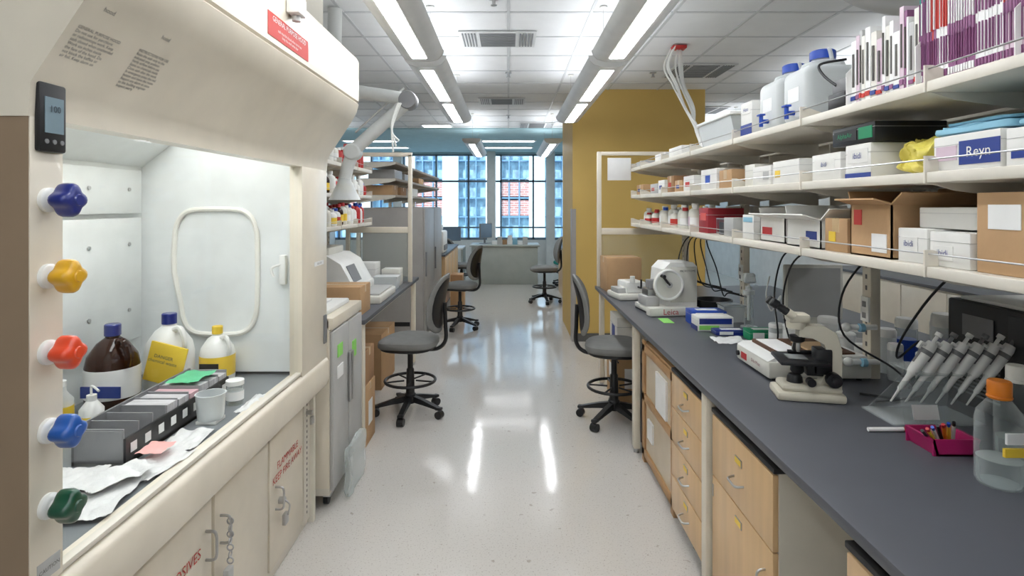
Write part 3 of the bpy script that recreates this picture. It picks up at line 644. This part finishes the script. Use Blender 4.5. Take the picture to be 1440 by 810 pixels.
# microscope
b=B('microscope',T(1.19,2.28,z)@R(-12,'Z')); mc=M('microscope_cream',(206,200,182),.35)
b.box(-.12,.13,-.075,.075,0,.035,mc,.012).box(-.10,.12,-.06,.06,.033,.06,mc,.012)
b.prism([(.045,.05),(.125,.05),(.125,.2),(.105,.265),(.06,.29),(.0,.29),(-.03,.27),(-.03,.245),(.02,.24),(.06,.22),(.075,.18),(.07,.12)],-.028,.028,mc)
b.lathe([(.035,0),(.037,.02),(.03,.045)],(-.035,0,.275),mc)
b.box(-.07,.01,-.04,.04,.30,.335,mc,.01)
for s in (-1,1):
    X=T(-.05,s*.03,.325)@R(-55,'Y'); b.lathe([(.016,0),(.016,.04),(.014,.045),(.014,.07),(.018,.075),(.018,.10),(.014,.104)],(0,0,0),black,X=X,seg=16).cyl((0,0,.0),.0175,.03,mc,X=X)
b.lathe([(.012,-.03),(.028,-.02),(.03,0)],(-.03,0,.245),black)
for a in (-25,25,90): b.lathe([(.006,0),(.010,.01),(.010,.035),(.012,.045)],(0,0,-.055),(chrome,black,ltgray)[a%3],X=T(-.03,0,.235)@R(a,'Z')@R(16,'Y'),seg=12)
b.box(-.11,.07,-.085,.085,.143,.157,black,.003).box(-.07,.0,-.035,.035,.157,.16,clr).box(-.05,.06,.06,.075,.157,.17,black,.002)
b.box(.03,.09,-.034,.034,.10,.20,black,.006)
b.lathe([(.02,0),(.026,.01),(.022,.05)],(-.03,0,.095),black).lathe([(.03,0),(.028,.02),(.022,.03)],(-.04,0,.06),black)
b.cyl((.085,-.075,.09),.028,.03,black,axis='Y').cyl((.085,.05,.09),.028,.025,black,axis='Y').cyl((.085,-.09,.09),.014,.18,black,axis='Y').box(.0,.07,-.02,.02,.09,.14,black,.004)
b.cyl((.0,-.085,.08),.016,.03,black,axis='Y').done()
b=B('slide_warmer').box(1.13,1.58,2.47,2.82,z+.012,z+.085,offw,.01).prism([(1.13,.085),(1.58,.085),(1.56,.11),(1.16,.10)],2.48,2.81,white,X=T(0,0,z)).box(1.19,1.53,2.51,2.78,z+.10,z+.116,M('brown_liner',(90,60,40),.6))
b.box(1.2,1.3,2.53,2.76,z+.116,z+.119,whitep,0).box(1.34,1.5,2.55,2.7,z+.116,z+.121,M('slides_tan',(200,170,130),.5))
for x in (1.17,1.54):
    for y in (2.5,2.79): b.cyl((x,y,z),.012,.013,black)
b.text('Slide Moat',.022,(1.1295,2.60,z+.05),*NX,M('maroon_ink',(130,30,50),.5)).box(1.128,1.131,2.70,2.76,z+.03,z+.06,red).cyl((1.12,2.79,z+.045),.012,.012,black,axis='X').done()
carton('wipes_box',1.15,1.37,3.46,3.58,z,.085,wc,[('-X',0,1,.0,.35,kblue),('-Y',.05,.95,.5,.9,kblue),('-Y',.05,.6,.1,.4,lgreen)])
carton('wipes_box',1.17,1.39,3.62,3.76,z,.09,blue,[('-Y',.1,.9,.5,.9,whitep)])
carton('slide_box',1.36,1.52,3.2,3.3,z,.06,green,[('-Y',.1,.5,.2,.8,whitep)])
carton('slide_box',1.22,1.42,3.34,3.43,z,.03,kblue,[('-Y',.1,.5,.2,.8,whitep)])
B('folded_tissue').sheet(1.16,1.33,3.14,3.29,z+.001,towel,.006,n=16,ns=.02,seed=4).done()
B('green_note').box(1.01,1.08,3.7,3.85,z,z+.002,lgreen).done()
b=B('microtome',T(1.13,4.12,z)@R(8,'Z'))
b.box(-.17,.20,-.15,.15,.012,.05,offw,.01).box(-.19,.1,-.2,-.12,.0,.06,offw,.012)
b.box(-.16,.21,-.16,.16,0,.013,black)
b.prism([(-.02,.05),(.2,.05),(.2,.33),(.17,.36),(.0,.36),(-.05,.31),(-.06,.2),(-.02,.17)],-.10,.12,white)
b.box(.0,.19,-.11,-.10,.08,.33,offw,.004)
b.lathe([(.105,0),(.112,.01),(.10,.03),(.03,.034)],(-.03,-.145,.21),offw,seg=36,axis='Y').ring((-.03,-.146,.21),.10,.010,white,axis='Y').cyl((-.03,-.165,.21),.02,.03,ltgray,axis='Y').tube([(-.03,-.16,.21),(-.08,-.165,.27)],.009,black,sub=1).cyl((-.085,-.20,.275),.012,.05,black,axis='Y')
b.box(-.17,-.07,-.08,.08,.05,.12,ltgray,.006).box(-.15,-.09,-.06,.06,.12,.17,chrome,.004).box(-.13,-.06,-.04,.04,.17,.23,grayp,.006)
b.text('MICROTOME',.02,(.125,-.1105,.30),*NY,printed).text('Leica',.055,(-.04,-.201,.03),*NY,red)
b.done()
B('tissue_cutter',T(.99,4.72,z)@R(10,'Z')).box(-.13,.13,-.15,.15,0,.05,offw,.015).box(-.05,.12,-.1,.12,.05,.14,white,.015).box(-.12,-.04,-.08,.08,.05,.09,ltgray,.006).cyl((.0,-.10,.14),.02,.05,white).prism([(-.1,.05),(-.04,.05),(.02,.14),(-.0,.15)],-.05,.05,offw).tube([(.05,-.1,.1),(.05,-.16,.1),(.05,-.16,.17)],.008,black,sub=1).done()
carton('cardboard_box',.86,1.17,5.02,5.3,z,.30,card,[],rot=3)
B('water_bath').lathe([(.11,0),(.12,.04),(.13,.09),(.12,.09),(.10,.03)],(1.48,4.1,z),black,seg=32).cyl((1.48,4.1,z+.03),.105,.003,grayp,seg=32).done()
B('gel_column').cyl((1.5,3.55,z),.05,.012,frost).cyl((1.5,3.55,z+.012),.027,.20,clr).cyl((1.5,3.55,z+.05),.01,.22,white).lathe([(.035,.21),(.035,.235),(.02,.24),(.02,.26)],(1.5,3.55,z),frost).blob((1.5,3.55,z+.31),(.035,.035,.03),frost,fn=rumple(.01,30,8)).done()
B('clear_tub').prism([(1.42,.0),(1.54,.0),(1.55,.10),(1.41,.10)],3.72,3.84,frost,X=T(0,0,z)).box(1.405,1.555,3.71,3.85,z+.1,z+.11,clr,.003).done()
B('computer_monitor').box(1.70,2.06,3.5,3.53,z+.06,z+.40,offw,.008).box(1.72,2.04,3.495,3.5,z+.08,z+.38,ltgray).box(1.86,1.92,3.53,3.56,z+.01,z+.25,offw).box(1.76,2.0,3.45,3.62,z,z+.012,offw,.004).done()
for i,(x,y,r,h,mm) in enumerate(((1.72,2.9,.045,.12,white),(1.85,3.0,.05,.13,frost),(1.74,2.62,.04,.2,frost),(1.86,2.66,.045,.24,clr),(1.98,2.6,.045,.24,frost),(1.78,2.42,.04,.14,clr),(1.70,2.74,.03,.1,white),(1.5,3.0,.05,.14,white),(1.70,2.50,.03,.16,frost),(1.88,2.45,.05,.3,frost),(1.74,3.1,.05,.16,white),(1.47,3.12,.04,.12,frost))):
    b=B('plastic_container').lathe([(r*.9,0),(r,.01),(r,h*.8),(r*.85,h*.84)],(x,y,z),mm).lathe([(r*1.02,h*.82),(r*1.02,h*.95),(r*.9,h)],(x,y,z),white)
    if i%2: b.lathe([(r*1.01,h*.2),(r*1.01,h*.6)],(x,y,z),blue if i in(3,9) else whitep)
    b.done()
for x,zz in ((1.56,.24),(1.57,.09)):
    B('tube_clamp').cyl((x-.1,2.46,z+zz),.012,.13,white,axis='X').blob((x-.1,2.46,z+zz),(.02,.02,.02),white,e=1).cyl((x-.05,2.45,z+zz),.018,.02,bluel,axis='X').done()
b=B('desktop_computer').box(1.76,2.2,1.80,2.28,z,z+.40,black,.008).box(1.755,1.76,1.82,2.0,z+.02,z+.38,M('pc_panel',(60,60,62),.5))
for i in range(12): b.box(1.754,1.7565,2.03,2.25,z+.05+i*.015,z+.057+i*.015,grayp)
b.box(1.7545,1.757,2.06,2.2,z+.27,z+.35,grayp)
for i in range(8): b.box(1.80+i*.045,1.83+i*.045,1.7985,1.80,z+.06,z+.34,grayp)
b.done()
B('document_folder').box(1.78,2.18,1.82,2.24,z+.4005,z+.415,white,.004).done()
def cable(name,pts,r=.0045,m=black): B(name).tube(pts,r,m).done()
zc=ZT+.007
cable('power_cable',[(1.585,2.35,1.47),(1.5,2.38,1.45),(1.42,2.42,1.30),(1.44,2.44,1.12),(1.60,2.36,1.0),(1.64,2.3,.93),(1.55,2.24,zc),(1.42,2.30,zc)])
cable('power_cable',[(1.585,2.75,1.47),(1.48,2.78,1.46),(1.42,2.85,1.38),(1.40,2.9,1.2),(1.44,2.92,1.0),(1.5,2.9,zc),(1.6,2.86,zc)])
cable('power_cable',[(1.58,2.98,1.47),(1.5,3.0,1.45),(1.46,3.05,1.38),(1.44,3.08,1.2),(1.44,3.04,1.0),(1.43,3.04,zc)])
for k in range(5):
    a=.12*k; cable('power_cable',[(1.55,4.6-a,1.47),(1.40,4.5-a,1.40+.01*k),(1.32+.03*k,4.42-a,1.24),(1.36+.03*k,4.4-a,1.14-.02*k),(1.50,4.35-a,1.08),(1.60,4.3-a,1.06)])
cable('power_cable',[(1.42,2.2,zc),(1.5,2.22,zc),(1.62,2.26,zc),(1.72,2.32,zc)])
cable('power_cable',[(1.6,1.9,1.47),(1.5,1.95,1.42),(1.50,2.15,1.20),(1.60,2.34,1.05),(1.70,2.34,1.12),(1.72,2.36,1.0),(1.66,2.36,zc)])
cable('white_cable',[(1.57,3.42,1.25),(1.54,3.4,1.14),(1.56,3.38,1.05),(1.58,3.36,1.10),(1.58,3.3,1.15),(1.55,3.3,1.05),(1.56,3.28,zc)],.004,white)
# ---------------------------------------------------------------- left bench
LX=-.96
b=B('lab_bench').box(-2.6,LX,3.80,6.1,ZT-.032,ZT,counter,.004).box(-2.55,LX-.06,3.84,6.06,ZT-.085,ZT-.033,cream2)
for y in (3.86,5.98):
    for x in (LX-.04,-2.5): b.box(x-.0225,x+.0225,y-.03,y+.03,.03,ZT-.033,cream,.006).cyl((x,y,0),.018,.035,chrome)
b.done()
b=shelving('lab_shelving',-1.35,-1.76,(3.9,5.0,5.6),3.2,5.62,LV,ZT+.0005,2.12,-1,(3.9,4.6,5.1),back=-2.2); b.done()
b=B('bench_end_frame')
for x in (-1.0,-1.62): b.box(x,x+.04,5.655,5.695,ZT+.0005,2.18,cream,.004)
b.box(-1.62,-.96,5.655,5.695,2.16,2.2,cream,.004).box(-1.58,-1.0,5.66,5.69,1.40,1.46,cream,.004).box(-1.58,-1.0,5.672,5.678,ZT+.01,1.40,splash).done()
for zz in LV:
    y=4.1; rr=random.Random(int(zz*100))
    while y<5.5:
        r=rr.uniform(.035,.05); h=rr.uniform(.12,.19); bott(-1.41-rr.uniform(0,.02),y+r,zz,r,h,rr.choice([white,offw,red,brown,white]),rr.choice([red,white,white,blue]),rr.choice([whitep,redprint,None,yel]))
        if zz<1.6: bott(-1.56,y+r,zz,r,h,white,red,None)
        y+=2*r+rr.uniform(.01,.05)
carton('cardboard_box',-1.34,-1.02,3.92,4.2,z,.20,card)
b=B('benchtop_analyzer')
b.box(-1.70,-1.2,4.45,5.1,z,z+.12,white,.02).prism([(-1.70,.12),(-1.22,.12),(-1.32,.30),(-1.42,.36),(-1.70,.36)],4.47,5.08,white,X=T(0,0,z)).box(-1.2,-.99,4.4,5.0,z,z+.06,offw,.012).box(-1.18,-1.01,4.45,4.95,z+.06,z+.075,ltgray,.004)
b.box(-1.68,-1.45,4.6,5.0,z+.36,z+.42,offw,.01).prism([(-1.235,.145),(-1.30,.275),(-1.297,.278),(-1.232,.147)],4.55,4.78,grayp,X=T(0,0,z)).done()
B('clear_tub').prism([(-1.2,0),(-1.02,0),(-1.0,.12),(-1.22,.12)],5.12,5.3,frost,X=T(0,0,z)).done()
carton('supply_box',-1.5,-1.25,5.34,5.55,z,.22,wc); carton('supply_box',-1.2,-1.03,5.38,5.55,z,.16,offw)
carton('cardboard_box',-1.42,-.985,3.92,4.2,0,.42,card,[('+X',.3,.7,.3,.7,whitep)]); carton('cardboard_box',-1.4,-.99,3.93,4.19,.422,.24,cardd)
carton('cardboard_box',-1.6,-1.15,5.15,5.75,0,.5,card)
b=B('extraction_arm'); am=M('arm_gray',(208,210,208),.35)
b.tube([(-1.25,4.1,ZC-.01),(-1.25,4.1,2.72),(-1.2,4.1,2.58)],.05,am,k=16).tube([(-1.3,4.1,2.53),(-.73,4.1,2.44)],.048,am,sub=1,k=16)
b.lathe([(.06,0),(.065,.01),(.065,.11),(.06,.12)],(-.72,4.04,2.43),grayp,axis='Y')
b.tube([(-.73,4.1,2.42),(-1.12,4.1,2.07)],.048,am,sub=1,k=16).lathe([(.05,0),(.06,.01),(.06,.1),(.05,.11)],(-1.12,4.045,2.06),am,axis='Y')
b.tube([(-1.12,4.1,2.06),(-1.16,4.1,1.95),(-1.18,4.1,1.86)],.045,am,k=16)
b.lathe([(.045,0),(.05,-.03),(.11,-.15),(.115,-.155)],(-1.18,4.1,1.87),frost)
b.tube([(-.75,4.09,2.52),(-1.1,4.09,2.2)],.008,ltgray,sub=1)
for k in range(3): b.tube([(-.78+.01*k,4.02,2.4),(-.82,4.0,2.25-.02*k),(-.81+.02*k,4.0,2.05+.04*k)],.007,white)
b.done()
b=B('upright_freezer')
for ya in (6.93,7.82):
    b.box(-1.78,-1.04,ya,ya+.87,.05,1.645,fridge,.008).box(-1.04,-1.02,ya+.01,ya+.86,.08,1.63,fridge,.006).box(-1.02,-1.0,ya+.05,ya+.07,.8,1.1,grayp,.004).box(-1.7,-1.1,ya+.03,ya+.84,0,.05,black)
    for k in range(6): b.box(-1.0205,-1.0185,ya+.2,ya+.6,.1+.02*k,.11+.02*k,black)
b.box(-1.6,-1.2,6.925,6.931,.2,.25,black).done()
b=shelving('storage_shelving',-1.35,-1.80,(6.95,8.8,11.0),6.85,11.1,(1.80,2.0,2.2),.0,2.3,-1,(8.2,9.6),m=M('shelf_brown',(170,158,144),.6),rail=False); b.done()
for a,c,h,zz,mm in ((6.95,7.3,.12,1.80,card),(7.5,7.9,.11,1.80,cardd),(8.4,8.9,.12,1.8,wc),(7.1,7.6,.12,2.0,ltgray),(7.8,8.1,.1,2.0,ltgray),(9.0,9.5,.1,2.0,card)): carton('storage_carton',-1.75,-1.42,a,c,zz,h,mm)
b=B('lab_bench').box(-1.77,-.98,8.8,11.2,ZT-.032,ZT,counter,.004).box(-1.77,-1.0,8.85,11.15,.1,ZT-.04,wood)
for i in range(4): b.box(-1.0,-.985,8.87+i*.57,9.4+i*.57,.12,ZT-.06,wood,.003)
b.box(-1.7,-1.05,8.9,11.1,0,.1,black).done()
B('benchtop_centrifuge').box(-1.55,-1.02,8.95,9.5,z,z+.35,white,.03).box(-1.5,-1.08,9.0,9.45,z+.35,z+.45,offw,.03).box(-1.02,-1.01,9.0,9.45,z+.05,z+.13,grayp).done()
carton('cardboard_box',-.93,-.72,9.1,9.5,0,.35,card); carton('cardboard_box',-.93,-.74,9.12,9.45,.352,.2,cardd)
# ---------------------------------------------------------------- chairs
def stool(x,y,rot,name='lab_stool',fab=None,seat=.60):
    fab=fab or dgray
    b=B(name,T(x,y,0)@R(rot,'Z'))
    for i in range(5):
        a=72*i+20; X=R(a,'Z')
        b.prism([(.03,.10),(.03,.15),(.12,.13),(.27,.085),(.27,.068),(.12,.09)],-.02,.02,black,X=X)
        b.box(.24,.29,-.022,.022,.066,.088,black,.006,X=X).cyl((.27,-.026,.03),.03,.052,black,axis='Y',X=X,seg=16)
        b.tube([(.05,0,.27),(.2,0,.27)],.007,black,sub=1,X=R(a+10,'Z'))
    b.lathe([(.04,.09),(.045,.16),(.035,.17),(.03,.36),(.022,.37),(.022,seat-.08)],(0,0,0),black).ring((0,0,.27),.2,.012,black)
    b.box(-.12,.12,-.1,.1,seat-.085,seat-.06,black,.006)
    b.blob((0.01,0,seat-.02),(.235,.24,.045),fab,e=.75,e2=.55,fn=lambda p:[p[0],p[1],p[2]-.012*max(0,p[0]/.23)**2+ .01*(p[1]/.24)**2])
    b.blob((0.01,0,seat-.05),(.22,.225,.025),black,e=.75,e2=.5)
    b.tube([(-.08,0,seat-.075),(-.22,0,seat-.07),(-.29,0,seat+.0),(-.29,0,seat+.14),(-.285,0,seat+.30)],.016,black)
    def f(p): return [p[0]+1.1*p[1]**2-.15*p[2]-.6*p[2]**2,p[1]*(1-.25*(p[2]/.25)*(1 if p[2]>0 else .3)),p[2]]
    b.blob((-.245,0,seat+.30),(.03,.205,.235),fab,e=.9,e2=.75,fn=f,nu=32,nv=20)
    b.blob((-.262,0,seat+.30),(.016,.17,.20),black,e=.9,e2=.75,fn=f,nu=24)
    b.tube([(0,-.1,seat-.075),(.02,-.24,seat-.08)],.006,black,sub=1).done()
stool(.82,4.42,-8); stool(-.79,4.58,172); stool(-.66,7.75,160); stool(.62,9.8,185)
# ---------------------------------------------------------------- far office
dk=M('desk_sage',(166,172,166),.5)
B('office_desk').box(-.78,.62,12.0,12.05,0,.80,dk,.004).box(-.82,.66,11.96,12.8,.80,.83,M('desk_top',(176,180,174),.4),.004).box(-.78,-.73,12.05,12.75,0,.8,dk).box(.57,.62,12.05,12.75,0,.8,dk).done()
b=B('paper_stack')
for i in range(7): b.box(-.35+.11*i,-.25+.11*i,12.15,12.4,.8305,.90+.03*(i*3%5),(whitep,ltgray,cardd,whitep,bluel)[i%5])
b.done()
def monitor(x,y,zb,rot=0):
    B('computer_monitor',T(x,y,zb)@R(rot,'Z')).box(-.24,.24,-.015,.015,.12,.44,grayp,.005).box(-.225,.225,-.017,-.015,.135,.425,M('screen',(110,130,150),.2)).box(-.02,.02,.015,.04,.01,.25,grayp).box(-.12,.12,-.08,.1,0,.01,grayp,.003).done()
monitor(-.5,12.5,.8305,60)
B('office_desk').box(-1.9,-.98,12.2,13.0,.72,.75,white,.004).box(-1.9,-1.86,12.2,13,0,.72,dk).box(-1.02,-.98,12.2,13,0,.72,dk).done(); monitor(-1.3,12.7,.7505,20)
stool(-.95,11.5,30,'office_chair',dgray,.48)
B('lab_bench').box(.95,2.4,8.4,11.2,ZT-.032,ZT,counter,.004).box(.98,2.4,8.45,11.15,0,ZT-.033,wood,.003).done()
stool(1.2,11.9,200,'office_chair',teal,.5)
B('office_desk').box(1.2,2.6,12.6,13.3,.72,.75,white,.004).box(1.22,1.26,12.6,13.3,0,.72,dk).box(2.54,2.58,12.6,13.3,0,.72,dk).done()
B('storage_bin').box(1.3,1.6,12.7,13.0,.7505,1.0,teal,.01).box(1.28,1.62,12.68,13.02,1.0,1.03,black,.006).done()
for sx,nm in ((4.3,1),(-4.2,-1)):
    a,c=(sx-.35,sx+.8) if nm==1 else (sx-.3,sx+.4)
    b=B('storage_cabinet').box(a,c,1.5,7,0,.9,cream2,.004).box(a-.02,c,1.48,7.02,.9,.93,counter,.003)
    for i in range(9):
        xx=a-.012 if nm==1 else c
        b.box(xx,xx+.012,1.52+i*.6,2.1+i*.6,.1,.88,cream2,.003)
    b.done()
# ---------------------------------------------------------------- lights & camera
w=D.worlds.new('World'); S.world=w; w.use_nodes=True; n=w.node_tree
bg=n.nodes['Background']; bg.inputs[0].default_value=(.70,.86,1,1); bg.inputs[1].default_value=2.4
sd=D.lights.new('sun','SUN'); sd.energy=3.4; sd.angle=.05; so=D.objects.new('sun',sd); so.rotation_euler=(math.radians(48),0,math.radians(-20)); S.collection.objects.link(so)
cam=D.cameras.new('camera'); co=D.objects.new('camera',cam); S.collection.objects.link(co)
cam.lens=20; cam.sensor_width=36; cam.shift_x=5/1440; cam.shift_y=-117/1440; cam.clip_start=.05
co.location=(0,0,H); co.rotation_euler=(math.radians(90),0,0); S.camera=co
S.view_settings.view_transform='Standard'; S.view_settings.exposure=.05
